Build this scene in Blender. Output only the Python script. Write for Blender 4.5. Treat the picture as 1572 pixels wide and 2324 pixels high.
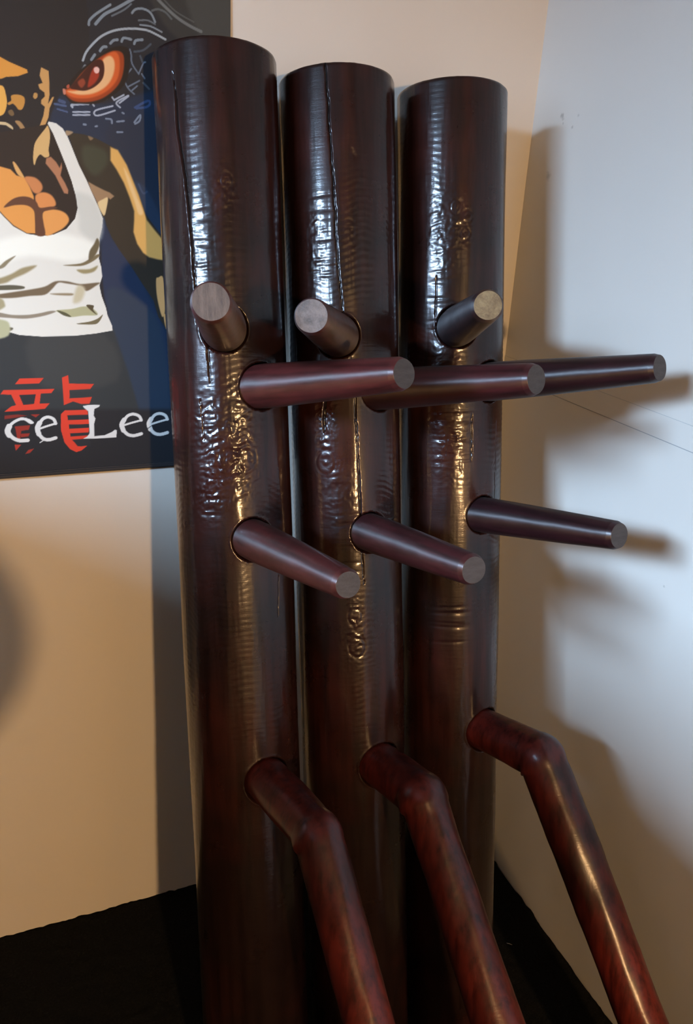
import bpy, bmesh, math
import numpy as np
from mathutils import Vector, Matrix, noise as mnoise

for o in list(bpy.data.objects): bpy.data.objects.remove(o, do_unlink=True)
SC = bpy.context.scene; COL = SC.collection

# ------------------------------------------------------------------ camera
cam = bpy.data.objects.new('camera', bpy.data.cameras.new('camera')); COL.objects.link(cam)
ROT = Matrix(((0.92254205, 0.09633905, -0.3736776), (-0.38148795, 0.37363426, -0.84549653), (0.05816442, 0.92255961, 0.3814455)))
cam.matrix_world = Matrix.Translation((0, -1.24173913, 1.38764348)) @ ROT.to_4x4()
cam.data.sensor_fit = 'VERTICAL'; cam.data.sensor_height = 24; cam.data.lens = 1800/2324*24
cam.data.clip_start = .02
SC.camera = cam
# ------------------------------------------------------------------ world, exposure
w = bpy.data.worlds.new('sky'); SC.world = w; w.use_nodes = True
w.node_tree.nodes['Background'].inputs['Color'].default_value = (.55, .72, 1, 1)
w.node_tree.nodes['Background'].inputs['Strength'].default_value = 14.0
SC.view_settings.view_transform = 'Standard'; SC.view_settings.look = 'None'
SC.view_settings.gamma = 1; SC.view_settings.use_curve_mapping = False
SC.view_settings.exposure = 0.0
# ------------------------------------------------------------------ lights
WX, WY0, WY1, WZ0, WZ1 = -1.75, -1.95, -.95, 1.25, 2.19      # window opening in the left wall
def light(name, kind, loc, energy, color):
    d = bpy.data.lights.new(name, kind); d.energy = energy; d.color = color
    o = bpy.data.objects.new(name, d); COL.objects.link(o); o.location = loc; return o
day = light('daylight', 'AREA', (-3.2, -2.6, 2.66), 1440, (.49, .71, 1.0))
day.data.shape = 'RECTANGLE'; day.data.size = .62; day.data.size_y = 3.4      # the bright band of sky the window looks out on
day.rotation_euler = (0, -math.pi/2, 0)
LAMP = (.16, -3.7, 1.50)
bulb = light('lamp_light', 'POINT', LAMP, 292, (1.0, .60, .27)); bulb.data.shadow_soft_size = .04

# ------------------------------------------------------------------ helpers
def obj(name, me, mats=(), parent=None, smooth=False):
    if not isinstance(me, bpy.types.Mesh):
        m = bpy.data.meshes.new(name); me.to_mesh(m); me.free(); me = m
    for m in (mats if isinstance(mats, (list, tuple)) else [mats]): me.materials.append(m)
    if smooth: me.polygons.foreach_set('use_smooth', [True]*len(me.polygons))
    o = bpy.data.objects.new(name, me); COL.objects.link(o)
    if parent: o.parent = parent
    return o
def tag(o, label=None, cat=None, group=None, kind=None):
    for k, v in (('label', label), ('category', cat), ('group', group), ('kind', kind)):
        if v: o[k] = v
    return o
def box(bm, a, b):
    v = [bm.verts.new((x, y, z)) for x in (a[0], b[0]) for y in (a[1], b[1]) for z in (a[2], b[2])]
    for f in ((0,1,3,2),(4,6,7,5),(0,4,5,1),(2,3,7,6),(0,2,6,4),(1,5,7,3)): bm.faces.new([v[i] for i in f])
def mesh_np(name, co, quads, extra=()):
    me = bpy.data.meshes.new(name); co = np.asarray(co, np.float32); q = np.asarray(quads, np.int32)
    ex = [list(e) for e in extra]
    nl = q.size + sum(map(len, ex)); nf = len(q)+len(ex)
    me.vertices.add(len(co)); me.vertices.foreach_set('co', co.ravel())
    me.loops.add(nl); me.loops.foreach_set('vertex_index', np.concatenate([q.ravel()]+[np.array(e, np.int32) for e in ex]))
    ls = [4]*len(q)+[len(e) for e in ex]; st = np.concatenate([[0], np.cumsum(ls)[:-1]]).astype(np.int32)
    me.polygons.add(nf); me.polygons.foreach_set('loop_start', st); me.update(calc_edges=True); me.validate()
    return me
def vnoise(u, v, seed=0):                       # smooth 2-D value noise, about -1..1
    r = np.random.RandomState(seed).rand(256, 256)*2-1
    iu = np.floor(u).astype(int); iv = np.floor(v).astype(int); fu = u-iu; fv = v-iv
    fu = fu*fu*(3-2*fu); fv = fv*fv*(3-2*fv); g = lambda a, b: r[a % 256, b % 256]
    return (g(iu, iv)*(1-fu)+g(iu+1, iv)*fu)*(1-fv)+(g(iu, iv+1)*(1-fu)+g(iu+1, iv+1)*fu)*fv
def lin(c): 
    c = np.asarray(c, float)/255; return np.where(c <= .04045, c/12.92, ((c+.055)/1.055)**2.4)

# ------------------------------------------------------------------ materials
class NT:
    def __init__(s, name):
        s.m = bpy.data.materials.new(name); s.m.use_nodes = True; s.n = s.m.node_tree.nodes; s.l = s.m.node_tree.links
        s.b = s.n['Principled BSDF']
    def add(s, t, **k):
        o = s.n.new(t)
        for a, b in k.items():
            if a.startswith('i_'): o.inputs[a[2:].replace('_', ' ')].default_value = b
            else: setattr(o, a, b)
        return o
    def link(s, a, b): s.l.new(a, b)
    def coord(s, scale=(1, 1, 1), rot=(0, 0, 0)):
        t = s.add('ShaderNodeTexCoord'); m = s.add('ShaderNodeMapping'); m.inputs['Scale'].default_value = scale; m.inputs['Rotation'].default_value = rot
        s.link(t.outputs['Object'], m.inputs['Vector']); return m.outputs['Vector']
    def noise(s, scale, detail=4, rough=.55, vec=None):
        n = s.add('ShaderNodeTexNoise', i_Scale=scale, i_Detail=detail, i_Roughness=rough)
        if vec is not None: s.link(vec, n.inputs['Vector'])
        return n.outputs['Fac']
    def ramp(s, fac, stops):
        r = s.add('ShaderNodeValToRGB'); e = r.color_ramp.elements
        while len(e) < len(stops): e.new(.5)
        for el, (p, c) in zip(e, stops): el.position = p; el.color = (*c, 1) if len(c) == 3 else c
        s.link(fac, r.inputs['Fac']); return r.outputs['Color']
    def mix(s, a, b, fac, mode='MIX'):
        m = s.add('ShaderNodeMix', data_type='RGBA', blend_type=mode)
        for v, i in ((fac, 0), (a, 6), (b, 7)):
            if isinstance(v, (int, float)): m.inputs[i].default_value = v
            elif isinstance(v, tuple): m.inputs[i].default_value = (*v, 1)
            else: s.link(v, m.inputs[i])
        return m.outputs[2]
    def bump(s, h, strength, dist, prev=None):
        b = s.add('ShaderNodeBump'); b.inputs['Strength'].default_value = strength; b.inputs['Distance'].default_value = dist
        s.link(h, b.inputs['Height'])
        if prev is not None: s.link(prev, b.inputs['Normal'])
        s.link(b.outputs['Normal'], s.b.inputs['Normal']); return b.outputs['Normal']

def wall_mat(name, base, spots=()):
    t = NT(name); v = t.coord()
    c = t.mix(base, tuple(x*.93 for x in base), t.noise(2.2, 3, .5, v))
    for (p, r, k) in spots:
        d = t.add('ShaderNodeVectorMath', operation='DISTANCE'); t.link(v, d.inputs[0]); d.inputs[1].default_value = p
        n = t.add('ShaderNodeMath', operation='MULTIPLY_ADD'); t.link(t.noise(140, 3, .6, v), n.inputs[0]); n.inputs[1].default_value = r*1.8; t.link(d.outputs['Value'], n.inputs[2])
        mr = t.add('ShaderNodeMapRange'); t.link(n.outputs[0], mr.inputs[0]); mr.inputs[1].default_value = r*1.0; mr.inputs[2].default_value = r*1.9; mr.inputs[3].default_value = k; mr.inputs[4].default_value = 0
        c = t.mix(c, (.16, .14, .12), mr.outputs[0])
    t.link(c, t.b.inputs['Base Color']); t.b.inputs['Roughness'].default_value = .62; t.b.inputs['Specular IOR Level'].default_value = .3
    n1 = t.bump(t.noise(5, 3, .5, v), .25, .012); t.bump(t.noise(420, 3, .6, v), .10, .0006, n1)
    return t.m
WALL = (.62, .60, .55)
M_wall = wall_mat('painted plaster', WALL)
M_wallB = wall_mat('beige painted plaster', (.55, .52, .465))
M_wallR = wall_mat('painted plaster scuffed', WALL, [((.846, -.078, 1.506), .006, .8), ((.846, -.062, 1.419), .008, .45), ((.845, -.118, 1.506), .003, .4),
    ((.845, -.107, 1.49), .003, .6), ((.852, -.433, 1.144), .003, .5), ((.858, -.47, .866), .003, .5), ((.845, -.082, 1.496), .0025, .5)])
def plain(name, c, rough=.6, spec=.4, metal=0):
    t = NT(name); t.b.inputs['Base Color'].default_value = (*c, 1); t.b.inputs['Roughness'].default_value = rough
    t.b.inputs['Specular IOR Level'].default_value = spec; t.b.inputs['Metallic'].default_value = metal
    v = t.coord(); t.bump(t.noise(90, 2, .5, v), .1, .0008); return t.m
M_dim = plain('dark papered wall', (.22, .20, .18), .8)
M_ceil = plain('matt white ceiling', (.45, .44, .42), .8)
def carpet_mat():
    t = NT('black carpet'); v = t.coord()
    c = t.ramp(t.noise(260, 3, .7, v), [(.3, (.0035, .0035, .0034)), (.62, (.009, .009, .0085)), (.8, (.028, .026, .022))])
    t.link(c, t.b.inputs['Base Color']); t.b.inputs['Roughness'].default_value = 1; t.b.inputs['Specular IOR Level'].default_value = .05
    t.bump(t.noise(500, 2, .6, v), .6, .002); return t.m
M_carpet = carpet_mat()
def wood_mat(name, dark, red, mixlo, mixhi, rough=.36, grain=(30, 30, 2.2), coat=.5, micro=.12, crough=.15, aniso=False):
    t = NT(name); v = t.coord(); vg = t.coord(grain)
    f = t.ramp(t.noise(3.3, 4, .6, v), [(mixlo, (0, 0, 0)), (mixhi, (1, 1, 1))])
    c = t.mix(dark, red, f)
    c = t.mix(c, tuple(x*.35 for x in dark), t.ramp(t.noise(2.2, 6, .65, vg), [(.42, (0, 0, 0)), (.75, (1, 1, 1))]))
    at = t.add('ShaderNodeAttribute', attribute_name='groove')
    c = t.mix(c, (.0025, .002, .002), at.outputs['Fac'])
    t.link(c, t.b.inputs['Base Color'])
    rr = t.add('ShaderNodeMapRange'); t.link(t.noise(14, 5, .7, v), rr.inputs[0]); rr.inputs[1].default_value = .3; rr.inputs[2].default_value = .7
    rr.inputs[3].default_value = rough-.07; rr.inputs[4].default_value = rough+.09
    t.link(rr.outputs[0], t.b.inputs['Roughness']); t.b.inputs['Specular IOR Level'].default_value = .13 if not aniso else .6
    if aniso:
        tn = t.add('ShaderNodeTangent', direction_type='RADIAL', axis='Z'); t.link(tn.outputs[0], t.b.inputs['Tangent']); t.b.inputs['Anisotropic'].default_value = .93; t.b.inputs['Anisotropic Rotation'].default_value = .25
    t.b.inputs['Coat IOR'].default_value = 1.42
    t.b.inputs['Coat Weight'].default_value = coat; t.b.inputs['Coat Roughness'].default_value = crough
    n1 = t.bump(t.noise(1, 4, .6, t.coord((26, 26, 240))), micro, .0012)
    n2 = t.bump(t.noise(1, 5, .7, t.coord((260, 260, 14))), micro*.7, .0006, n1)
    n3 = t.bump(t.noise(70, 4, .65, v), .10, .0016, n2)
    t.link(n3, t.b.inputs['Coat Normal']); return t.m
M_trunk = wood_mat('dark stained trunk timber', (.010, .0045, .0035), (.036, .0075, .005), .45, .72, .30, coat=.75)
M_arm = wood_mat('red brown stained turned wood', (.034, .008, .008), (.085, .013, .012), .35, .65, .46, grain=(60, 60, 5), coat=.15, micro=.04, crough=.25, aniso=True)
M_arm_halfshade = wood_mat('half shaded red brown turned wood', (.022, .006, .007), (.060, .010, .011), .35, .65, .46, grain=(60, 60, 5), coat=.15, micro=.04, crough=.25, aniso=True)  # middle dummy's arms: same wood, partial shade put into the colour
M_arm_shade = wood_mat('shaded red brown turned wood', (.010, .0035, .005), (.026, .006, .008), .35, .65, .45, grain=(60, 60, 5), coat=.15, micro=.04, crough=.25, aniso=True)  # right dummy's arms: same wood, missing lamp light painted in as darker colour
M_leg = wood_mat('red stained branch wood', (.014, .0045, .004), (.105, .014, .010), .38, .60, .36, grain=(40, 40, 4), coat=.5, micro=.10, crough=.24)
def endgrain(name, a, b, rough=.7, streak=(40, 180, 40)):
    t = NT(name); c = t.ramp(t.noise(1.0, 5, .7, t.coord(streak, (0, 0, .5))), [(.35, a), (.62, b)])
    t.link(c, t.b.inputs['Base Color']); t.b.inputs['Roughness'].default_value = rough
    t.bump(t.noise(300, 4, .7, t.coord()), .4, .001); return t.m
M_endgrey = endgrain('worn end grain', (.020, .018, .020), (.034, .031, .034), .6)
M_endbrown = endgrain('bare brown end grain', (.045, .030, .023), (.095, .068, .052), .7, (170, 30, 60))
M_endpale = endgrain('scratched end grain', (.04, .031, .027), (.13, .105, .094), .55, (60, 60, 60))
M_endolive = endgrain('chipped yellowish end grain', (.06, .044, .025), (.16, .13, .072), .5, (70, 70, 70))
M_top = endgrain('sawn trunk end', (.012, .006, .005), (.03, .015, .011), .7)
def poster_mat():
    t = NT('printed fabric'); a = t.add('ShaderNodeAttribute', attribute_name='ink')
    t.link(a.outputs['Color'], t.b.inputs['Base Color']); t.b.inputs['Roughness'].default_value = .52; t.b.inputs['Specular IOR Level'].default_value = .2
    t.bump(t.noise(900, 2, .5, t.coord()), .15, .0004); return t.m
M_poster = poster_mat()
M_black = plain('black fabric hem', (.012, .013, .016), .6)
M_frame = plain('white window paint', (.7, .7, .68), .4)
M_metal = plain('dark lamp metal', (.05, .045, .04), .4, .5, 1)

# ------------------------------------------------------------------ the room
RY, RZ, FY = -4.8, 2.5, 0.0
def slab(name, a, b, mat):
    bm = bmesh.new(); box(bm, a, b); return tag(obj(name, bm, mat), kind='structure')
slab('floor', (-1.95, RY-.1, -.1), (1.1, .12, 0), M_carpet)
slab('ceiling', (-1.95, RY-.1, RZ), (1.1, .12, RZ+.1), M_ceil)
slab('wall_back', (-1.95, 0, -.1), (1.1, .12, RZ), M_wallB)
slab('wall_front', (-1.95, RY-.1, 0), (1.1, RY, RZ), M_dim)
# right wall: old plaster that bellies out a little towards the floor
prof = [(0, .8975), (.35, .882), (.7, .8665), (1.13, .8495), (1.42, .8445), (1.7, .842), (RZ, .840)]
bm = bmesh.new(); ys = (RY, 0)
cols = [[bm.verts.new((x, y, z)) for z, x in prof] for y in ys]
outr = [[bm.verts.new((1.1, y, z)) for z in (0, RZ)] for y in ys]
for i in range(len(prof)-1): bm.faces.new((cols[0][i], cols[0][i+1], cols[1][i+1], cols[1][i]))
bm.faces.new((outr[0][0], outr[1][0], outr[1][1], outr[0][1]))
for k in (0, 1): bm.faces.new(cols[k]+[outr[k][1], outr[k][0]])
bm.faces.new((cols[0][-1], outr[0][1], outr[1][1], cols[1][-1])); bm.faces.new((cols[0][0], cols[1][0], outr[1][0], outr[0][0]))
bmesh.ops.recalc_face_normals(bm, faces=bm.faces)
tag(obj('wall_right', bm, M_wallR), kind='structure')
# painted-over batten along the right wall
bm = bmesh.new()
def wx(z): return float(np.interp(z, [p[0] for p in prof], [p[1] for p in prof]))
z0, z1 = 1.0765, 1.1105
q = [(wx(z0)-.0016, z0), (wx(z1)-.0010, z1), (wx(z1)+.002, z1), (wx(z0)+.002, z0)]
va = [bm.verts.new((x, -.001, z)) for x, z in q]; vb = [bm.verts.new((x, RY+.01, z)) for x, z in q]
for i in range(4): bm.faces.new((va[i], va[(i+1) % 4], vb[(i+1) % 4], vb[i]))
bm.faces.new(va); bm.faces.new(vb[::-1]); bmesh.ops.recalc_face_normals(bm, faces=bm.faces)
tr = tag(obj('trim_1', bm, M_wallR), kind='structure')
for za, zb, col_ in ((1.0750, 1.0768, (.30, .31, .31)), (1.1104, 1.1114, (.42, .43, .42))):     # shadow lines above and below it, painted as grey strips
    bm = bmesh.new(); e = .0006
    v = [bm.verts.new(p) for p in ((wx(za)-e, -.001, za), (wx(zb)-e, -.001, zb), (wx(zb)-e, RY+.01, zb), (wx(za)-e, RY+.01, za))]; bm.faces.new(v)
    obj('shade_line', bm, plain('grey shade line', col_, .8), tr)
# left wall with the window the daylight comes through
bm = bmesh.new()
for a, b in (((RY, 0), (WY0, RZ)), ((WY1, 0), (0, RZ)), ((WY0, 0), (WY1, WZ0)), ((WY0, WZ1), (WY1, RZ))):
    box(bm, (WX-.1, a[0], a[1]), (WX, b[0], b[1]))
tag(obj('wall_left', bm, M_dim), kind='structure')
win = tag(bpy.data.objects.new('window_1', None), kind='structure'); COL.objects.link(win); win.location = (WX-.05, WY0, WZ0)
bm = bmesh.new(); Wd, Ht, f = WY1-WY0, WZ1-WZ0, .035
for a, b in (((0, 0), (Wd, f)), ((0, Ht-f), (Wd, Ht)), ((0, f), (f, Ht-f)), ((Wd-f, f), (Wd, Ht-f))): box(bm, (-.02, a[0], a[1]), (.02, b[0], b[1]))
obj('window_frame', bm, M_frame, win)
bm = bmesh.new(); box(bm, (-.015, Wd/2-.015, f), (.015, Wd/2+.015, Ht-f)); obj('mullion', bm, M_frame, win)

# carpet laid on the floor, ragged against the walls
def carpet():
    xs = np.concatenate([np.linspace(-1.74, -.35, 30), np.arange(-.34, .905, .006)]); ysn = np.concatenate([np.linspace(RY+.01, -1.3, 40), np.arange(-1.29, .002, .006)])
    X, Y = np.meshgrid(xs, ysn, indexing='ij')
    Z = .007+.0016*vnoise(X*90, Y*90, 3)+.0012*vnoise(X*230, Y*230, 4)+.0008*vnoise(X*8, Y*8, 5)
    back = np.exp(-((0-Y)/.02)); Z = Z+.0015*back*vnoise(X*60, X*0, 7)
    lim = .8965-.002+.0022*vnoise(Y*50, Y*0, 8)+.002*vnoise(Y*14, Y*0, 9); X = np.minimum(X, lim)
    nx, ny = X.shape; co = np.stack([X, Y, Z], -1).reshape(-1, 3); idx = np.arange(nx*ny).reshape(nx, ny)
    quads = np.stack([idx[:-1, :-1], idx[1:, :-1], idx[1:, 1:], idx[:-1, 1:]], -1).reshape(-1, 4)
    # skirts so that the pile has thickness
    n0 = len(co); ring = np.concatenate([idx[:, 0], idx[-1, 1:], idx[-2::-1, -1], idx[0, -2:0:-1]])
    low = co[ring].copy(); low[:, 2] = .0004; co = np.concatenate([co, low]); k = len(ring)
    sk = [[ring[i], n0+i, n0+(i+1) % k, ring[(i+1) % k]] for i in range(k)]
    me = mesh_np('carpet', co, np.concatenate([quads, np.array(sk)])); return obj('carpet', me, M_carpet, smooth=True)
tag(carpet(), 'black short pile carpet laid wall to wall in the corner', 'carpet')

# ------------------------------------------------------------------ the three leaning dummies
R0 = .08
def frame(A, B):
    A, B = Vector(A), Vector(B); z = (A-B).normalized(); y = (Vector((0, 1, 0))-z*z.y).normalized(); x = y.cross(z)
    return Matrix((x, y, z)).transposed(), (A-B).length
def trunk(T, S0, L, cracks, knots, rough, lines, holes, seed):
    """T: local frame; angles in degrees round the trunk, heights in metres along it."""
    th = np.radians(np.concatenate([np.linspace(-205, -5, 250, endpoint=False), np.linspace(-5, 155, 26, endpoint=False)]))
    s = np.concatenate([np.linspace(S0, .55, 110, endpoint=False), np.linspace(.55, L-.004, 520), [L-.0015, L]])
    TH, SS = np.meshgrid(th, s, indexing='ij'); D = np.degrees(TH)
    ar = TH*R0                                   # arc position in metres
    per = np.stack([np.cos(TH), np.sin(TH)])
    d = .0007*vnoise(per[0]*1.6+9+seed, SS*5+per[1]*1.7, seed)+.0005*vnoise(per[0]*5+20, SS*9+per[1]*5, seed+1)
    # gentle ripple of the compressed grain
    patch = np.clip(vnoise(ar*22+50, SS*6, seed+2)*1.3+.25, 0, 1)*np.exp(-((SS-1.12)/.34)**2)
    d += .00020*patch*np.sin(2*np.pi*(SS/.0085+.9*vnoise(ar*40, SS*14, seed+3)+.5*np.sin(ar*60)))
    d += .00012*vnoise(ar*330, SS*45, seed+4)*(.4+patch)
    groove = np.zeros_like(d)
    for (a0, s0, wa, ws, amp, fr) in rough:      # knocked-about zones
        g = np.exp(-(((D-a0)/wa)**2+((SS-s0)/ws)**2)**1.5)
        wob = vnoise(ar*70+3, SS*60, seed+6)
        d += amp*g*(vnoise(ar*fr*.38+wob, SS*fr*1.25+wob*1.8, seed+7)*.7+.6*vnoise(ar*fr*.8, SS*fr*2.3+wob*2, seed+8)+.5*vnoise(ar*fr*1.6, SS*fr*.9, seed+18)*np.abs(vnoise(ar*80, SS*80, seed+19)))
    for (a0, s0, r) in knots:                    # knots: swirled rings round a small boss
        da = np.radians(D-a0)*R0; ds = SS-s0; q = np.sqrt(da**2+(ds*.85)**2); q2 = q*(1+.16*vnoise(ar*110, SS*110, seed+9))
        d += .00022*np.cos(q2/r*2*np.pi*1.3)*np.exp(-(q/(r*1.1))**2)-.0004*np.exp(-((q-r)/(.12*r))**2)
        flow = np.exp(-(q/(r*3))**2)*(q > r*.8); d += .00010*flow*(vnoise(ar*90, SS*90, seed+16)+.4)*np.sin(2*np.pi*(q2/.0065+.6*vnoise(ar*60, SS*60, seed+17)))
    for (a0, s0, wa, n, gap) in lines:           # rows of crosswise scratches
        for i in range(n):
            si = s0-i*gap*(1+.25*math.sin(i*2.3)); ctr = si+.0012*np.sin(np.radians(D-a0)*3+i)
            d -= .00055*np.exp(-((SS-ctr)/.0016)**2)*np.exp(-((D-a0-3*math.sin(i*1.7))/wa)**4)
    for (pts, wmax) in cracks:
        pa = np.array([p[0] for p in pts]); ps = np.array([p[1] for p in pts]); o = np.argsort(ps)
        ca = np.interp(SS, ps[o], pa[o])+.6*vnoise(SS*45, SS*0, seed+11)+.25*vnoise(SS*160, SS*0, seed+12)
        t = np.clip((SS-ps.min())/(ps.max()-ps.min()), 0, 1); wdt = wmax*np.clip(np.minimum(t, 1-t)*5, 0, 1)**.6*(.75+.35*vnoise(SS*20, SS*0, seed+13))
        if ps.max() > L-.01: wdt = wmax*np.clip(t*4, 0, 1)*(.8+.3*vnoise(SS*20, SS*0, seed+13))
        inside = (SS >= ps.min()) & (SS <= ps.max()); wdt = np.where(inside, wdt, 0)
        dist = np.abs(np.radians(D-ca))*R0; g = np.clip(1.6-dist/np.maximum(wdt*.5, 1e-5), 0, 1)*inside
        d -= (.0015+min(wmax, .0035)*.8)*g; groove = np.maximum(groove, g)
    RR = R0+d
    RR[:, -2] -= .0008; RR[:, -1] = R0-.004+.0006*vnoise(TH[:, -1]*14, TH[:, -1]*0, seed)
    X = RR*np.cos(TH); Y = RR*np.sin(TH)
    for (o3, dr, rad) in holes:                  # sockets the arms and the leg sit in
        P = np.stack([X-o3[0], Y-o3[1], SS-o3[2]], -1); al = P@np.array(dr); off = np.linalg.norm(P-al[..., None]*np.array(dr), axis=-1)
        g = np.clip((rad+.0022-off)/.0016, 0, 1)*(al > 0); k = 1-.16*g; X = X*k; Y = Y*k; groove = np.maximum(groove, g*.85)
        lip = np.exp(-((off-rad-.0040)/.0016)**2)*(al > 0); k = 1+.004*lip*(1+.6*vnoise(ar*300, SS*300, seed+15)); X = X*k; Y = Y*k
    n, m = X.shape; co = np.stack([X, Y, SS], -1).reshape(-1, 3); idx = np.arange(n*m).reshape(n, m); nxt = np.roll(idx, -1, axis=0)
    quads = np.stack([idx[:, :-1], nxt[:, :-1], nxt[:, 1:], idx[:, 1:]], -1).reshape(-1, 4)
    me = mesh_np('trunk', co, quads, [idx[:, -1], idx[::-1, 0]])
    at = me.attributes.new('groove', 'FLOAT', 'POINT'); at.data.foreach_set('value', groove.reshape(-1).astype(np.float32))
    me.polygons.foreach_set('use_smooth', [True]*(len(me.polygons)-2)+[False]*2)
    me.materials.append(M_trunk); me.materials.append(M_top); me.polygons[len(me.polygons)-2].material_index = 1
    return me
def sweep(path, radii, seg=40, noise_amp=0, seed=0, capmat=1):
    """tube along a path; returns a mesh whose end cap uses material capmat"""
    P = [Vector(p) for p in path]; co = []; n = len(P)
    tg = [(P[min(i+1, n-1)]-P[max(i-1, 0)]).normalized() for i in range(n)]
    u = tg[0].orthogonal().normalized(); rings = []
    s = 0
    for i in range(n):
        if i: s += (P[i]-P[i-1]).length
        u = (u-tg[i]*u.dot(tg[i])).normalized(); v = tg[i].cross(u)
        for k in range(seg):
            a = 2*math.pi*k/seg; dv = u*math.cos(a)+v*math.sin(a); r = radii[i]
            if noise_amp: r += noise_amp*(mnoise.noise(Vector((dv.x*1.3+seed, dv.y*1.3, s*14+dv.z*1.3)))+.45*mnoise.noise(Vector((dv.x*3+seed, dv.y*3+5, s*45+dv.z*3))))
            co.append(P[i]+dv*r)
    idx = np.arange(n*seg).reshape(n, seg); nx = np.roll(idx, -1, axis=1)
    quads = np.stack([idx[:-1], nx[:-1], nx[1:], idx[1:]], -1).reshape(-1, 4)
    me = mesh_np('tube', np.array([tuple(c) for c in co]), quads, [idx[0][::-1], idx[-1]])
    sm = [True]*len(me.polygons); sm[-1] = sm[-2] = False; me.polygons.foreach_set('use_smooth', sm)
    return me
def arm_mesh(o, tip, rb, rt, rdisc, bevel=.006, seed=0):
    o, tip = Vector(o), Vector(tip); d = tip-o; L = d.length; d.normalize(); ts = list(np.linspace(.03, L-bevel-.001, 30))
    pts = []; rad = []
    for t in ts:
        k = max(0, (t-.09)/(L-.09)); pts.append(o+d*t); rad.append(rb+(rt-rb)*(k**1.15))
    for t, r in ((L-bevel, rt), (L-bevel*.9, rt-.0003), (L-bevel*.12, rdisc+.0004), (L, rdisc)): pts.append(o+d*t); rad.append(r)
    me = sweep(pts, rad, 48, .0003, seed)
    n = len(me.polygons)
    return me
def leg_mesh(o, knee, end, rb, rk, rl, seed):
    o, K, E = Vector(o), Vector(knee), Vector(end); a = (K-o); La = a.length; a.normalize(); b = (E-K); Lb = b.length; b.normalize(); fil = .016
    pts = []; rad = []
    for t in np.linspace(.02, La-fil, 14): pts.append(o+a*t); rad.append(rb+(rk-rb)*max(0, (t-.08)/(La-.08)))
    p0, p1 = K-a*fil, K+b*fil
    for i in range(1, 10):
        q = i/10; pts.append(p0*(1-q)**2+K*2*q*(1-q)+p1*q*q); rad.append(rk*(1+.10*math.sin(math.pi*q)))
    for t in np.linspace(fil, Lb, 60):
        k = (t-fil)/(Lb-fil); pts.append(K+b*t); rad.append(rk+(rl-rk)*min(1, k*4)+.001*math.sin(k*9+seed))
    pts.append(pts[-1]+b*.004); rad.append(rl-.005)
    return sweep(pts, rad, 48, .0016, seed)

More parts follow.
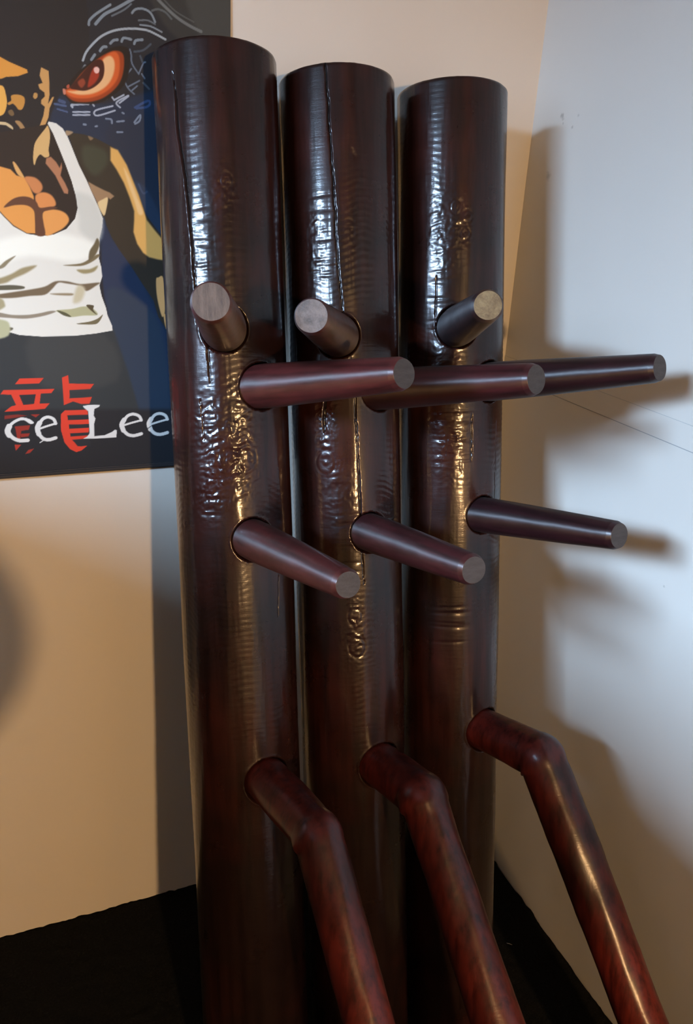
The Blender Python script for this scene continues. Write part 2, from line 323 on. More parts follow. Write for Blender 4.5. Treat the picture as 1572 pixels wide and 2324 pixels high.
DUMMIES = [
 dict(A=(.2845, -.0837, 1.5249), B=(.2505, -.4919, 0), label='left and tallest of the three dark wooden training dummies, in front of the poster',
  arms=[((.277, -.1734, 1.1898), (.1791, -.4925, 1.2786), .0285, .0195, .0175, M_endbrown, 'upper arm with a brown bare-wood end facing the camera'),
        ((.2754, -.1928, 1.1173), (.3798, -.5089, 1.2081), .0285, .0178, .0155, M_endgrey, None),
        ((.2711, -.244, .9261), (.292, -.5967, 1.0168), .0270, .0160, .0136, M_endgrey, None)],
  leg=((.2639, -.3305, .6029), (.2976, -.5444, .6387), (.3459, -1.0994, .1), .031, .0300, .0290),
  cracks=[([(-145.3, 1.545), (-143.3, 1.5071), (-142.8, 1.4762), (-140.8, 1.4551), (-138.3, 1.4339), (-136.2, 1.4075), (-135.0, 1.3811), (-133.6, 1.3493), (-132.7, 1.3172), (-131.7, 1.24)], .0034),
          ([(-122.7, 1.24), (-122.0, 1.1861), (-121.7, 1.1583)], .0018), ([(-132.7, 1.1475), (-131.5, 1.1193), (-130.7, 1.091)], .0014), ([(-60, .9079), (-63.4, .8472)], .0016)],
  knots=[(-90.7, 1.0667, .013), (-108, 1.062, .015), (-99, 1.41, .008)],
  rough=[(-118, 1.085, 26, .075, .0009, 260), (-128, 1.012, 18, .030, .0007, 330), (-101, 1.40, 14, .04, .0005, 300), (-135, 1.30, 10, .05, .0004, 330), (-90, 1.09, 16, .08, .0006, 260)],
  lines=[(-126, 1.022, 14, 6, .0065), (-118, 1.38, 10, 9, .011)]),
 dict(A=(.4558, -.0837, 1.5148), B=(.4341, -.4703, 0), label='middle one of the three dark wooden training dummies leaning in the corner',
  arms=[((.451, -.1695, 1.1786), (.2902, -.4645, 1.2607), .0285, .0187, .0168, M_endpale, 'upper arm with a scratched grey end facing the camera'),
        ((.4499, -.188, 1.1059), (.5508, -.5051, 1.1953), .0285, .0185, .0163, M_endgrey, None),
        ((.4472, -.237, .9141), (.4561, -.5712, .998), .0270, .0180, .0153, M_endgrey, None)],
  leg=((.4423, -.3237, .5744), (.4715, -.497, .608), (.526, -1.04, .1), .0325, .0330, .0325),
  cracks=[([(-122.9, 1.57), (-121.9, 1.5312), (-120.9, 1.4989), (-119.6, 1.4609), (-118.1, 1.4114), (-117.3, 1.3669), (-116.1, 1.3217), (-114.0, 1.276), (-112.7, 1.2528), (-108, 1.20)], .0022),
          ([(-108, 1.21), (-103.0, 1.1467), (-101.6, 1.0986), (-100.4, 1.062), (-99.7, 1.025), (-99.0, .9814), (-98.2, .9181), (-97.2, .8666)], .0020), ([(-132, 1.14), (-133.9, 1.1056), (-134.5, 1.085)], .0045)],
  knots=[(-133.8, 1.0444, .014), (-107.6, .8222, .010), (-106.1, .776, .012)],
  rough=[(-134, 1.10, 14, .05, .0007, 300), (-140, 1.34, 14, .05, .0005, 260), (-107, .80, 12, .05, .0005, 300), (-99, 1.45, 4, .010, .0007, 200), (-101, 1.35, 6, .03, .0004, 300), (-120, 1.0, 20, .05, .0005, 240)],
  lines=[(-130, 1.40, 14, 12, .013), (-112, .97, 14, 8, .011)]),
 dict(A=(.6389, -.0837, 1.5178), B=(.6153, -.4397, 0), label='right one of the three dark wooden training dummies, nearest the right wall',
  arms=[((.6337, -.1613, 1.1868), (.5047, -.4579, 1.2705), .0285, .0185, .0160, M_endolive, 'upper arm with a chipped yellowish end facing the camera'),
        ((.6325, -.18, 1.107), (.7405, -.4943, 1.2006), .0285, .0178, .0158, M_endgrey, None),
        ((.6295, -.2252, .9142), (.6867, -.54, .9993), .0270, .0182, .0158, M_endgrey, None)],
  leg=((.6243, -.304, .5785), (.681, -.482, .609), (.7695, -.925, .1), .033, .0345, .0345),
  cracks=[([(-96.8, 1.1018), (-97.1, 1.0168)], .0012), ([(-135.0, 1.2976), (-137.2, 1.211)], .0012), ([(-60, 1.09), (-62, .95)], .0013)],
  knots=[(-115.1, 1.3864, .008), (-103.8, 1.3745, .007), (-105.9, 1.3506, .007), (-62, 1.013, .006)],
  rough=[(-128, 1.35, 18, .06, .0005, 280), (-108, 1.365, 12, .03, .0005, 300), (-120, 1.06, 22, .07, .0005, 240), (-125, 1.18, 20, .06, .0004, 220)],
  lines=[(-119.2, .80, 20, 7, .0075), (-131, 1.30, 12, 8, .011), (-115, 1.10, 26, 8, .010)]),
]
for n, D_ in enumerate(DUMMIES):
    T, L = frame(D_['A'], D_['B']); root = bpy.data.objects.new('training_dummy', None); COL.objects.link(root)
    root.matrix_world = Matrix.Translation(D_['B']) @ T.to_4x4(); inv = root.matrix_world.inverted()
    tag(root, D_['label'], 'training dummy', 'wooden training dummies in the corner')
    loc = lambda p: inv @ Vector(p)
    holes = []
    for a in D_['arms']:
        o3, t3 = loc(a[0]), loc(a[1]); holes.append((tuple(o3), tuple((t3-o3).normalized()), a[2]))
    o3, k3 = loc(D_['leg'][0]), loc(D_['leg'][1]); holes.append((tuple(o3), tuple((k3-o3).normalized()), D_['leg'][3]))
    S0 = .036
    me = trunk(T, S0, L, D_['cracks'], D_['knots'], D_['rough'], D_['lines'], holes, 10+20*n)
    o = bpy.data.objects.new('trunk', me); COL.objects.link(o); o.parent = root
    for i, a in enumerate(D_['arms']):
        p0_, p1_ = loc(a[0]), loc(a[1]); dv_ = p1_-p0_
        me = arm_mesh((0, 0, 0), (0, 0, dv_.length), a[2], a[3], a[4], seed=n*7+i)
        ao = obj('arm', me, [(M_arm, M_arm_halfshade, M_arm_shade)[n], a[5]], root); ao.matrix_local = Matrix.Translation(p0_) @ dv_.to_track_quat('Z', 'Y').to_matrix().to_4x4(); me.polygons[len(me.polygons)-1].material_index = 1
        if a[6]: ao['label'] = a[6]
    l = D_['leg']; me = leg_mesh(loc(l[0]), loc(l[1]), loc(l[2]), l[3], l[4], l[5], n*3+1)
    obj('leg', me, [M_leg, M_endgrey], root)

# ------------------------------------------------------------------ the poster
ART=[
('p',(46, 48, 50),12,1,[2175,16308,3581,16497,3597,15245,2647,15511,2274,15818]),
('p',(60, 62, 62),14,1,[2663,16374,3581,16497,3595,15430,2853,15623]),
('p',(28, 43, 64),12,0,[860,14736,1521,14687,2246,14933,2625,14404,2643,8699,1910,9036,1645,11021,1371,12760,1084,13921,791,14340]),
('p',(30, 42, 60),14,1,[1500,14321,2294,14531,2282,13401,2028,13430]),
('p',(36, 52, 74),8,1,[1873,13719,2056,13630,2254,13197,2248,12990,2063,13230]),
('p',(33, 47, 72),5,0,[1417,13205,1506,12967,1663,12767,1942,12309,2126,11917,2251,11603,2280,11001,2182,10037,1756,11017,1481,11700,1377,12133,1359,12554]),
('p',(40, 54, 72),14,1,[1425,12240,1805,12135,2186,11694,2290,10523,2285,9395,1715,10066,1470,11479]),
('p',(44, 50, 54),8,0,[-1740,11670,1480,11678,1667,11020,1859,10180,1705,9819,-1948,10287]),
('p',(33, 36, 42),16,0,[-1900,10607,2669,10383,2647,8968,-2080,9405]),
('p',(54, 58, 60),20,1,[308,11583,1346,11591,1483,10887,449,10833]),
('p',(30, 31, 36),5,0,[-1086,16017,1324,16353,1373,15711,1371,15442,1286,15228,1238,15068,1117,14934,953,14745,834,14522,777,14393,714,14081,139,13862,-1425,13765]),
('l',(150, 158, 165),1,27.7,[1274,15175,1327,15284,1448,15416,1567,15506,1722,15574,1916,15613,2110,15618,2227,15588,2365,15537]),
('l',(118, 128, 138),1,29.9,[1375,15594,1388,15646,1467,15722,1583,15802,1661,15853]),
('l',(118, 128, 138),1,36.3,[1460,15612,1580,15735,1735,15821,1872,15904,1979,15968]),
('l',(90, 98, 106),1,21.3,[1673,15729,1829,15815,1928,15895]),
('l',(118, 128, 138),1,27.7,[1934,15794,1984,15842,2081,15859,2177,15823,2232,15727]),
('l',(90, 98, 106),1,21.3,[2017,15719,2134,15733,2231,15701]),
('l',(118, 128, 138),1,21.3,[2035,15670,2171,15668,2317,15619]),
('l',(80, 86, 90),1,25.6,[2197,15851,2276,15878,2374,15855,2451,15787]),
('l',(98, 102, 104),1,38.4,[2280,15988,2414,15886,2552,15799,2712,15730,2854,15685]),
('l',(74, 78, 80),1,17.1,[2358,15998,2513,15880,2753,15787]),
('l',(118, 128, 138),1,32,[1499,15310,1539,15358,1582,15366]),
('l',(118, 128, 138),1,32,[1637,15411,1678,15450,1732,15464]),
('l',(118, 128, 138),1,32,[1783,15449,1814,15494,1906,15487]),
('l',(118, 128, 138),1,32,[1947,15441,1972,15482,2057,15500]),
('l',(118, 128, 138),1,32,[1382,15195,1430,15260]),
('l',(118, 128, 138),1,32,[1260,15061,1298,15117]),
('l',(118, 128, 138),1,32,[1166,14965,1215,15005]),
('l',(95, 106, 122),1,19.2,[1886,15369,1902,15309,1908,15204,1991,15089]),
('l',(95, 106, 122),1,19.2,[1991,15089,2056,15219,2086,15240]),
('l',(95, 106, 122),1,19.2,[1895,15141,1807,15018,1835,14913,1921,14840]),
('l',(95, 106, 122),1,19.2,[1846,14923,1998,15009]),
('l',(95, 106, 122),1,19.2,[1893,14882,1965,14943]),
('l',(95, 106, 122),1,19.2,[2031,15093,2069,15043]),
('l',(155, 162, 176),1,21.3,[1748,14923,1616,14821,1650,14744]),
('l',(155, 162, 176),1,21.3,[1650,14744,1782,14818]),
('l',(155, 162, 176),1,21.3,[1841,14815,1679,14719,1725,14660]),
('l',(155, 162, 176),1,21.3,[1718,14713,1840,14805]),
('l',(155, 162, 176),1,21.3,[1553,14753,1376,14693,1383,14649]),
('l',(155, 162, 176),1,21.3,[1627,14669,1399,14596,1415,14534,1654,14617]),
('l',(155, 162, 176),1,21.3,[1109,14554,1320,14571]),
('l',(155, 162, 176),1,21.3,[1106,14518,1318,14535]),
('l',(155, 162, 176),1,29.9,[1103,14613,1109,14641,1311,14669]),
('l',(66, 84, 118),1,25.6,[880,14632,1019,14618]),
('l',(66, 84, 118),1,21.3,[912,14573,1033,14548]),
('l',(60, 76, 108),1,42.7,[948,14674,1003,14661]),
('l',(112, 124, 142),1,23.5,[1530,14507,1599,14503,1606,14458]),
('l',(112, 124, 142),1,23.5,[1676,14482,1767,14498]),
('l',(112, 124, 142),1,23.5,[1906,14491,1991,14590,1978,14515,1915,14473]),
('l',(112, 124, 142),1,23.5,[1670,14352,1740,14357]),
('l',(112, 124, 142),1,23.5,[1407,14406,1387,14401]),
('l',(112, 124, 142),1,23.5,[1233,14414,1262,14413]),
('l',(112, 124, 142),1,23.5,[1751,14598,1771,14590]),
('l',(50, 72, 112),1,29.9,[1924,14676,2099,14774,2128,14739,2076,14695,1944,14669]),
('l',(52, 68, 92),1,25.6,[1934,13702,1992,13587,2045,13610]),
('l',(62, 72, 84),1,25.6,[2047,14987,2124,14922]),
('l',(62, 72, 84),1,25.6,[1943,15348,2062,15378,2164,15459]),
('l',(62, 72, 84),1,25.6,[2020,15304,2047,15236]),
('p',(26, 22, 24),3,1,[996,14818,1077,14896,1238,15068,1377,15168,1556,15308,1713,15385,1867,15375,1878,15202,1830,15002,1725,14867,1563,14745,1404,14677,1211,14661,1079,14667]),
('p',(148, 58, 26),4,1,[1005,14810,1092,14845,1235,15015,1395,15161,1554,15276,1691,15334,1790,15311,1804,15194,1769,15032,1688,14900,1545,14779,1406,14713,1251,14682,1118,14688,1029,14751]),
('p',(200, 88, 40),5,1,[1032,14801,1090,14827,1266,14913,1430,15104,1552,15247,1671,15320,1736,15283,1745,15153,1709,15008,1609,14883,1468,14790,1312,14737,1140,14726,1048,14762]),
('p',(222, 170, 120),5,1,[1060,14798,1184,14818,1419,14928,1524,15096,1531,15210,1620,15266,1675,15216,1669,15093,1610,14963,1511,14866,1373,14796,1218,14768,1106,14779]),
('p',(60, 24, 22),2.5,1,[1092,14845,1214,14978,1355,15131,1454,15202,1530,15192,1541,15080,1502,14971,1401,14877,1279,14823,1165,14823]),
('p',(150, 46, 30),4,1,[1323,14919,1369,15046,1431,15122,1473,15038,1436,14956,1379,14898,1320,14866]),
('p',(135, 58, 40),4,1,[1195,14921,1260,14965,1289,14916,1243,14855,1206,14873]),
('p',(222, 175, 165),2,1,[1410,15102,1450,15120,1479,15095,1465,15052,1430,15041,1408,15064]),
('p',(190, 120, 100),2,1,[996,14818,1029,14813,1029,14760,1001,14758]),
('p',(170, 80, 60),2,1,[1046,14858,1079,14879,1082,14844,1053,14827]),
('p',(206, 140, 62),1.6,0,[168,15195,264,15114,365,15069,572,15002,582,14966,457,14914,313,14892,257,14866,131,14841]),
('p',(216, 160, 78),1.6,1,[126,14790,232,14791,274,14770,292,14686,293,14582,254,14475,196,14432,87,14409]),
('p',(186, 130, 62),1.6,1,[355,14683,437,14702,507,14679,513,14618,476,14537,430,14524,397,14565,364,14588,317,14570,301,14592,349,14625]),
('p',(176, 132, 76),1.2,1,[636,14737,676,14734,672,14693,643,14668,621,14689]),
('p',(190, 142, 86),1.6,0,[747,15045,836,15011,834,14873,826,14733,799,14626,858,14710,880,14712,842,14629,814,14574,792,14466,736,14354,642,14230,555,14139,605,14228,671,14349,728,14478,755,14587,712,14618,716,14662,766,14710,765,14754,708,14792,694,14843,751,14865,721,14948]),
('p',(110, 86, 58),1.6,1,[301,14500,348,14517,370,14467,341,14443,307,14462]),
('p',(196, 172, 132),1.2,1,[82,14365,189,14365,261,14362,329,14323,338,14285,292,14306,240,14330,79,14330]),
('p',(156, 120, 80),2,1,[371,14383,427,14392,476,14334,496,14264,465,14212,431,14242,423,14312]),
('p',(205, 158, 90),1.6,1,[69,14241,176,14235,240,14236,285,14204,225,14180,60,14152]),
('p',(216, 211, 201),1,0,[788,14415,880,14401,961,14344,1012,14258,1076,14088,1141,13906,1227,13722,1296,13552,1366,13381,1418,13225,1401,13105,1358,12963,1353,12882,1333,12677,1359,12554,1364,12429,1317,12302,1340,12155,1392,11983,1409,11875,1465,11722,1470,11652,1219,11610,922,11581,469,11576,170,11602,35,11646,-205,11585,-515,11652,-414,12125,-301,12641,-300,12987,-299,13157,-209,13477,-89,14009,-42,14277,76,14303,103,14217,732,14300]),
('p',(232, 229, 218),20,1,[-75,12841,627,13018,1216,12918,1288,12758,995,12629,406,12696,-104,12567]),
('p',(198, 195, 186),16,1,[1038,13540,1293,13494,1407,13205,1339,12922,1103,13034,1087,13251]),
('p',(38, 32, 32),1,0,[85,14216,738,14372,773,14389,833,14272,903,14076,966,13895,1029,13692,1071,13503,1084,13349,1041,13210,916,13068,742,12989,584,12964,393,12987,230,13078,128,13189,78,13248,6,13357,-17,13671,24,13945]),
('p',(202, 162, 106),1.6,1,[733,14318,774,14361,795,14269,781,14159,760,14066,764,13993,705,13971,651,14004,600,13946,568,13867,555,13925,571,14054,609,14165]),
('p',(166, 112, 82),2.5,0,[723,13963,782,13985,844,13925,886,13853,914,13920,917,13855,889,13759,940,13668,978,13575,969,13527,920,13534,870,13645,821,13755,752,13845,709,13898]),
('p',(214, 144, 74),2.5,0,[28,13837,135,13826,261,13797,328,13727,429,13705,484,13587,522,13476,519,13228,509,12995,394,12995,231,13092,129,13202,79,13263,-24,13337]),
('p',(205, 155, 95),1.6,1,[297,13890,333,13874,405,13750,419,13705,356,13729,317,13800]),
('p',(192, 122, 76),4,1,[429,13711,552,13716,631,13651,644,13577,592,13517,526,13523,476,13605]),
('p',(207, 132, 76),4,1,[551,13493,650,13533,744,13506,796,13432,791,13365,692,13341,585,13327,544,13401]),
('p',(216, 146, 80),4,1,[618,13261,729,13314,845,13309,930,13264,960,13187,909,13107,805,13034,624,12979]),
('p',(92, 58, 44),2.5,1,[131,13316,244,13421,360,13464,473,13458,553,13402,591,13331,732,13352,818,13341,709,13307,619,13267,621,13135,628,12979,511,12975,511,13131,511,13285,426,13354,274,13351]),
('p',(48, 43, 37),2,0,[1015,14303,1225,14291,1379,14257,1600,14161,1743,14000,1835,13794,1929,13564,2013,13309,2227,13031,2260,12655,2271,11659,2151,11850,2088,12093,1922,12351,1781,12582,1623,12807,1527,12968,1463,13127,1439,13246,1419,13245,1366,13381,1227,13722,1141,13906,1076,14088]),
('p',(58, 60, 48),14,1,[1216,14153,1488,14116,1519,13948,1350,13786,1201,13928]),
('p',(212, 162, 90),5,0,[1570,14159,1668,14128,1781,13945,1854,13756,1929,13564,1984,13388,2031,13229,2143,13090,2247,12970,2260,12676,2173,12685,2044,12714,1960,12774,1880,12897,1834,13059,1851,13222,1857,13342,1802,13519,1729,13711,1636,13879,1561,13989]),
('p',(228, 186, 130),6,1,[1738,13904,1814,13774,1906,13524,1982,13328,1918,13305,1863,13482,1790,13695]),
('p',(206, 156, 100),3,1,[2137,12397,2169,12427,2244,12416,2258,11983,2218,11846,2176,11961,2139,12181]),
('p',(200, 150, 95),2,1,[2230,11872,2259,11881,2262,11666]),
('p',(150, 118, 88),3,0,[1246,13700,1342,13651,1459,13599,1529,13574,1591,13528,1534,13482,1505,13504,1478,13386,1430,13261,1385,13362,1332,13477,1279,13590]),
('p',(214, 184, 134),3,1,[1358,13419,1433,13481,1499,13504,1480,13386,1434,13265]),
('p',(150, 125, 98),3,1,[997,14320,1092,14309,1012,14258]),
('p',(120, 98, 74),3,1,[1282,14277,1349,14255,1308,14224]),
('p',(48, 43, 37),2,0,[-93,14220,-290,14180,-435,14125,-648,14006,-797,13839,-909,13638,-1024,13418,-1133,13179,-1350,12915,-1433,12578,-1592,11698,-1469,11865,-1382,12081,-1209,12315,-1056,12529,-887,12742,-779,12896,-698,13048,-657,13161,-570,13294,-279,13818]),
('p',(212, 162, 90),5,0,[-622,14008,-713,13967,-839,13784,-931,13602,-1024,13418,-1098,13253,-1161,13105,-1273,12973,-1375,12859,-1430,12597,-1359,12608,-1251,12639,-1174,12697,-1089,12812,-1025,12963,-999,13221,-832,13571,-642,13849]),
('p',(130, 118, 95),3,1,[-72,12505,9,12556,92,12626,222,12693,128,12603,44,12526]),
('p',(146, 132, 100),6,1,[-85,12385,-8,12390,152,12452,294,12531,482,12567,347,12468,164,12384,62,12327,-93,12305]),
('p',(86, 82, 68),3,1,[-96,12275,-18,12290,156,12297,295,12278,248,12241,-101,12228]),
('p',(108, 92, 72),4,1,[-107,12164,-29,12174,167,12206,365,12238,567,12281,713,12355,874,12357,1055,12321,1316,12345,1260,12294,1131,12224,1053,12292,852,12329,751,12335,665,12251,558,12168,358,12150,120,12120,-111,12123]),
('p',(140, 124, 100),4,1,[639,12185,923,12191,921,12159,718,12164]),
('p',(136, 124, 108),3,1,[-132,11918,-55,11918,98,11887,295,11886,456,11907,620,11942,690,11931,534,11875,290,11834,55,11845,-137,11867]),
('p',(168, 164, 128),3,1,[694,11948,908,11969,1076,12005,1199,11980,1267,11883,1067,11873,879,11852,779,11895]),
('p',(84, 82, 60),1.6,1,[706,11948,822,11916,896,11856,788,11878]),
('p',(80, 70, 50),1.6,1,[1114,12023,1219,12018,1209,11958,1261,11883,1186,11937]),
('p',(106, 96, 72),1.6,1,[955,11755,1145,11786,1264,11829,1342,11887,1276,11775,1185,11743]),
('p',(116, 102, 76),3,1,[840,12577,1074,12607,1201,12671,1318,12739,1343,12715,1223,12626,1072,12572]),
('p',(146, 132, 96),5,1,[1018,12519,1192,12531,1309,12580,1252,12497,1106,12467]),
('p',(100, 88, 66),4,1,[1325,12958,1353,12878,1291,12734,1195,12646,1207,12773,1275,12876]),
('p',(96, 92, 76),3,1,[-153,11711,62,11713,93,11688,37,11663,-158,11669]),
('p',(172, 170, 136),6,1,[-180,11826,-64,11825,48,11772,21,11594,-207,11565]),
('p',(158, 148, 116),6,1,[-111,12123,-8,12103,19,12042,6,11990,-130,11939]),
('p',(190, 178, 150),10,1,[1013,12296,1113,12255,1050,12086,935,12065]),
('p',(204, 60, 44),0.8,0,[43,10889,112,10971,445,10969,375,10889]),
('p',(204, 60, 44),0.8,0,[-168,10747,-122,10807,584,10802,535,10740,385,10735,357,10584,498,10582,422,10501,-142,10483,-38,10561,30,10576,-22,10736]),
('p',(38, 42, 48),0.8,0,[85,10727,316,10731,278,10583,129,10576]),
('p',(204, 60, 44),0.8,0,[700,10967,791,11002,795,10873,1152,10854,1093,10778,794,10775,785,10645,1109,10654,1068,10551,948,10552,833,10597,696,10545]),
('p',(204, 60, 44),0.8,0,[643,10408,705,10464,1029,10459,1047,10222,1012,10008,947,9867,888,9810,825,9790,736,9845,662,9958,625,10163]),
('p',(38, 42, 48),0.8,0,[732,10385,1057,10380,1052,10305,739,10310]),
('p',(38, 42, 48),0.8,0,[747,10239,1048,10231,1044,10169,747,10173]),
('p',(38, 42, 48),0.8,0,[750,10101,1039,10095,1036,10050,759,10048]),
('p',(38, 42, 48),0.8,0,[773,9994,1033,9999,1048,9872,936,9868,849,9886,809,9949]),
('p',(204, 60, 44),0.8,0,[785,9914,870,9877,993,9883,899,9809,825,9795]),
('p',(140, 44, 38),1.2,0,[-20,10255,196,10258,169,10190,64,10180,40,10058,-5,10061,-8,10166]),
('p',(140, 44, 38),1.2,0,[213,10426,348,10424,285,10376]),
('p',(120, 42, 38),2,0,[-143,10426,42,10435,163,10410,38,10389,-149,10370]),
('p',(170, 52, 42),1,0,[-47,9970,44,9964,-40,9871]),
('p',(150, 48, 40),1,0,[85,9812,137,9875,219,9891,158,9826]),
('p',(140, 44, 38),1.4,0,[55,10134,181,10136,156,10086,51,10081]),
('l',(208, 206, 204),0.8,42.7,[148,10354,76,10364,-20,10324,-98,10259]),
('l',(208, 206, 204),0.8,81.1,[-94,10259,-126,10185,-107,10121]),
('l',(208, 206, 204),0.8,57.6,[-99,10125,-45,10064,35,10028,140,10028]),
('p',(208, 206, 204),0.8,1,[98,10372,190,10358,253,10295,204,10279,155,10314]),
('l',(208, 206, 204),0.8,32,[293,10188,421,10229,558,10266]),
('l',(208, 206, 204),0.8,46.9,[558,10266,533,10335,462,10372,386,10350,330,10279]),
('l',(208, 206, 204),0.8,72.6,[331,10286,292,10206,307,10112]),
('l',(208, 206, 204),0.8,53.3,[307,10112,361,10040,439,10016,540,10040]),
('l',(208, 206, 204),0.8,14.9,[383,10024,311,9979]),
('l',(208, 206, 204),0.8,32,[1530,10171,1676,10211,1833,10246]),
('l',(208, 206, 204),0.8,46.9,[1833,10246,1801,10315,1716,10352,1630,10331,1569,10261]),
('l',(208, 206, 204),0.8,72.6,[1569,10268,1528,10190,1550,10096]),
('l',(208, 206, 204),0.8,53.3,[1550,10096,1616,10025,1708,10001,1824,10024]),
('l',(208, 206, 204),0.8,32,[1950,10162,2091,10202,2242,10237]),
('l',(208, 206, 204),0.8,46.9,[2242,10237,2211,10304,2128,10341,2045,10320,1986,10251]),
('l',(208, 206, 204),0.8,72.6,[1986,10258,1947,10181,1970,10088]),
('l',(208, 206, 204),0.8,53.3,[1970,10088,2034,10018,2124,9994,2236,10017]),
('l',(38, 42, 48),0.6,10.7,[1914,10094,1978,10139]),
('p',(208, 206, 204),0.8,0,[968,10521,1067,10532,1220,10525,1207,10495,1133,10464,1118,10360,1141,10312,1113,10218,1109,10031,1259,10036,1374,10082,1421,10116,1452,10107,1437,9991,1256,9988,934,9998,1002,10033,1038,10079,1041,10222,1039,10435,981,10492])]

def paint(X, Z):
    """ink colours (sRGB 0-255) of the print at points of the poster, in 0.1 mm units"""
    img = np.zeros(X.shape+(3,)); img[:] = (30, 34, 42)
    xs, zs = X[:, 0], Z[0, :]
    for kind, c, soft, wd, flat in ART:
        P = np.array(flat, float).reshape(-1, 2); soft = max(soft*3.2, 4.)
        if kind == 'p' and wd:                                  # rounded outline
            Q = []; m = len(P)
            for i in range(m):
                p0, p1, p2, p3 = P[i-1], P[i], P[(i+1) % m], P[(i+2) % m]
                for t in (0, .25, .5, .75): Q.append(.5*(2*p1+(p2-p0)*t+(2*p0-5*p1+4*p2-p3)*t*t+(3*p1-p0-3*p2+p3)*t**3))
            P = np.array(Q)
        if kind == 'l' and len(P) > 2:
            Q = [P[0]]; m = len(P)
            for i in range(m-1):
                p0, p1, p2, p3 = P[max(i-1, 0)], P[i], P[i+1], P[min(i+2, m-1)]
                for t in (.25, .5, .75, 1): Q.append(.5*(2*p1+(p2-p0)*t+(2*p0-5*p1+4*p2-p3)*t*t+(3*p1-p0-3*p2+p3)*t**3))
            P = np.array(Q)
        pad = soft*1.5+(wd if kind == 'l' else 0); lo, hi = P.min(0)-pad, P.max(0)+pad
        i0, i1 = np.searchsorted(xs, [lo[0], hi[0]]); j0, j1 = np.searchsorted(zs, [lo[1], hi[1]])
        if i1 <= i0 or j1 <= j0: continue
        x = X[i0:i1, j0:j1]; z = Z[i0:i1, j0:j1]; dist = np.full(x.shape, 1e9); ins = np.zeros(x.shape, bool); m = len(P)
        for i in range(m if kind == 'p' else m-1):
            a, b = P[i], P[(i+1) % m]; ab = b-a; L2 = max(ab@ab, 1e-9)
            t = np.clip(((x-a[0])*ab[0]+(z-a[1])*ab[1])/L2, 0, 1); dist = np.minimum(dist, (x-a[0]-t*ab[0])**2+(z-a[1]-t*ab[1])**2)
            if kind == 'p' and a[1] != b[1]: ins ^= ((a[1] > z) != (b[1] > z)) & (x < (b[0]-a[0])*(z-a[1])/(b[1]-a[1])+a[0])
        dist = np.sqrt(dist)
        sd = np.where(ins, dist, -dist) if kind == 'p' else wd*.5-dist
        al = np.clip(.5+sd/(2*soft), 0, 1); al = (al*al*(3-2*al))[..., None]
        img[i0:i1, j0:j1] = img[i0:i1, j0:j1]*(1-al)+np.array(c, float)*al
    return img
def poster():
    xs = np.concatenate([np.linspace(-.50, -.06, 60, endpoint=False), np.arange(-.06, .3262, .0009), [.3266]])
    zs = np.concatenate([np.arange(.950, 1.62, .0009), np.linspace(1.63, 2.05, 40)])
    X, Z = np.meshgrid(xs, zs, indexing='ij'); img = paint(X*1e4, Z*1e4)
    # photographed colours divided by the light that falls on the wall there
    light_ = lin(WALL_SEEN); ink = np.clip(lin(img)/light_*np.array(WALL)*INK_GAIN, 0, .9)
    Y = -.0035-.0010*np.sin(X*9+1)-.0006*np.sin(Z*14); n, m = X.shape
    co = np.stack([X, Y, Z], -1).reshape(-1, 3); idx = np.arange(n*m).reshape(n, m)
    quads = np.stack([idx[:-1, :-1], idx[1:, :-1], idx[1:, 1:], idx[:-1, 1:]], -1).reshape(-1, 4)
    me = mesh_np('print', co, quads); c4 = np.concatenate([ink.reshape(-1, 3), np.ones((n*m, 1))], 1).astype(np.float32)
    at = me.color_attributes.new('ink', 'FLOAT_COLOR', 'POINT'); at.data.foreach_set('color', c4.ravel()); return me
WALL_SEEN = (196, 191, 186); INK_GAIN = .74
pr = bpy.data.objects.new('poster', None); COL.objects.link(pr)
tag(pr, 'dark fabric poster of a painted man in a white vest with a red dragon eye', 'poster')
obj('print', poster(), M_poster, pr, True)
bm = bmesh.new(); box(bm, (-.50, -.0022, .949), (.3266, -.0006, 2.05)); obj('backing', bm, M_black, pr)
bm = bmesh.new(); box(bm, (-.502, -.0085, .9445), (.3285, -.0008, .9525)); bmesh.ops.bevel(bm, geom=bm.edges[:], offset=.002, segments=2, affect='EDGES'); obj('hem', bm, M_black, pr)

# ------------------------------------------------------------------ small things
# blockers shaped as cupboards, added out of view to cut daylight on lower walls
M_blocker = plain('dark blocker wood', (.05, .03, .02), .5)
def blocker(name, y0, y1, CH, label, cat):
    hw = (y1-y0)/2; cb = bpy.data.objects.new(name, None); COL.objects.link(cb); cb.location = (-.9, (y0+y1)/2, .0105); tag(cb, label, cat)
    bm = bmesh.new(); box(bm, (-.17, -hw+.01, .06), (.17, hw-.01, CH-.03)); box(bm, (-.15, -hw+.03, 0), (.15, hw-.03, .06)); obj('body', bm, M_blocker, cb)
    bm = bmesh.new(); box(bm, (-.18, -hw, CH-.03), (.19, hw, CH)); obj('top', bm, M_blocker, cb)
    for sg in (-1, 1):
        bm = bmesh.new(); a, b = sorted((sg*.004, sg*(hw-.02))); box(bm, (.17, a, .08), (.188, b, CH-.05)); dr = obj('blocker_door', bm, M_blocker, cb)
        bm = bmesh.new(); box(bm, (.188, sg*.05-.006, .55), (.205, sg*.05+.006, .67)); obj('blocker_handle', bm, M_metal, dr)
blocker('blocker', -1.60, -.78, 1.42, 'tall unseen dark wooden cupboard with two doors added to cut daylight, left of the low blocker', 'blocker')
blocker('side_blocker', -.76, -.26, 1.29, 'low unseen dark wooden cabinet with two doors added to cut daylight, beside the tall blocker', 'side_blocker')
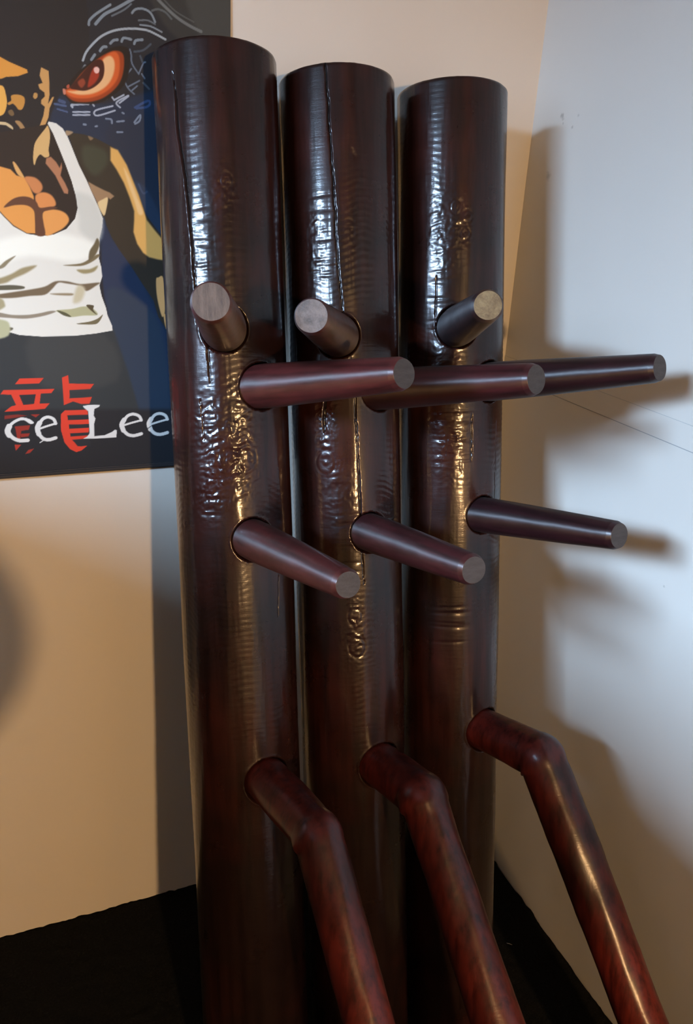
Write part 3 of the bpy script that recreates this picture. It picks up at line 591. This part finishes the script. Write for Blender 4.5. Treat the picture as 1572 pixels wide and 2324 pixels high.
# a pale scrap of thread on the carpet
pts = [(.8030, -.3470, .0095), (.8045, -.3492, .0102), (.8065, -.3500, .0100), (.8085, -.3530, .0104), (.8110, -.3545, .0098)]
tag(obj('thread', sweep(pts, [.0003, .0006, .0007, .0006, .0003], 8), plain('pale thread fibre', (.35, .32, .27), .9), smooth=True), 'short pale thread lying on the black carpet by the right wall', 'thread')
# the lamp that gives the warm light, behind the camera
lp = bpy.data.objects.new('floor_lamp', None); COL.objects.link(lp); lp.location = (LAMP[0], LAMP[1], .008)
tag(lp, 'slim dark metal floor lamp with a round brown shade standing on the carpet', 'lamp')
def lathe(prof_, seg=32):
    bm = bmesh.new(); rg = [[bm.verts.new((r*math.cos(2*math.pi*k/seg), r*math.sin(2*math.pi*k/seg), z)) for k in range(seg)] for r, z in prof_]
    for a, b in zip(rg, rg[1:]):
        for k in range(seg): bm.faces.new((a[k], a[(k+1) % seg], b[(k+1) % seg], b[k]))
    bm.faces.new(rg[0][::-1]); bm.faces.new(rg[-1]); return bm
def lathe_open(prof_, seg=48):
    bm = lathe(prof_, seg); bmesh.ops.delete(bm, geom=[f for f in bm.faces if len(f.verts) == seg], context='FACES_ONLY')
    a = [v for v in bm.verts]; bm.verts.ensure_lookup_table(); n = len(prof_)
    for k in range(seg): bm.faces.new((bm.verts[(n-1)*seg+k], bm.verts[(n-1)*seg+(k+1) % seg], bm.verts[(k+1) % seg], bm.verts[k]))
    # three thin wires hold the shade to the pole
    for k in range(3):
        an = 2*math.pi*k/3+.6; p = Vector((math.cos(an), math.sin(an), 0)); q = Vector((-p.y, p.x, 0))*.0015
        v = [bm.verts.new(x) for x in (p*.010+q+Vector((0, 0, 1.715)), p*.112+q+Vector((0, 0, 1.715)), p*.112-q+Vector((0, 0, 1.715)), p*.010-q+Vector((0, 0, 1.715)))]; bm.faces.new(v)
    return bm
obj('base', lathe([(.13, 0), (.135, .006), (.13, .016), (.03, .028), (.014, .04)]), M_metal, lp)
obj('pole', lathe([(.011, .03), (.011, 1.40), (.010, 1.41)]), M_metal, lp, True)
obj('lamp_shade', lathe_open([(.150, 1.515), (.152, 1.515), (.112, 1.72), (.110, 1.72)]), plain('brown shade cloth', (.20, .13, .08), .8), lp, True)
obj('socket', lathe([(.011, 1.40), (.020, 1.405), (.020, 1.435), (.015, 1.44)]), M_metal, lp)

# unseen ball added behind the camera to shade the wall left of the dummies
hb = bpy.data.objects.new('shadow_ball', None); COL.objects.link(hb); hb.location = (-.081, -1.60, 1.032)
tag(hb, 'unseen round black ball added to cast a wall shadow, hanging from the ceiling by a cord', 'shadow blocker')
M_shadow_ball = plain('black shadow ball', (.02, .018, .017), .5)
pr_ = [(.0005, -.146)]+[(.146*math.cos(a), .146*math.sin(a)) for a in np.radians(np.linspace(-84, 84, 25))]+[(.012, .150), (.010, .162)]
obj('shadow_ball_body', lathe(pr_), M_shadow_ball, hb, True)
obj('shadow_ball_cord', lathe([(.004, .158), (.004, 1.46)], 10), M_black, hb)
obj('shadow_ball_hook', lathe([(.010, 1.455), (.03, 1.462), (.03, 1.4675)], 20), M_metal, hb)
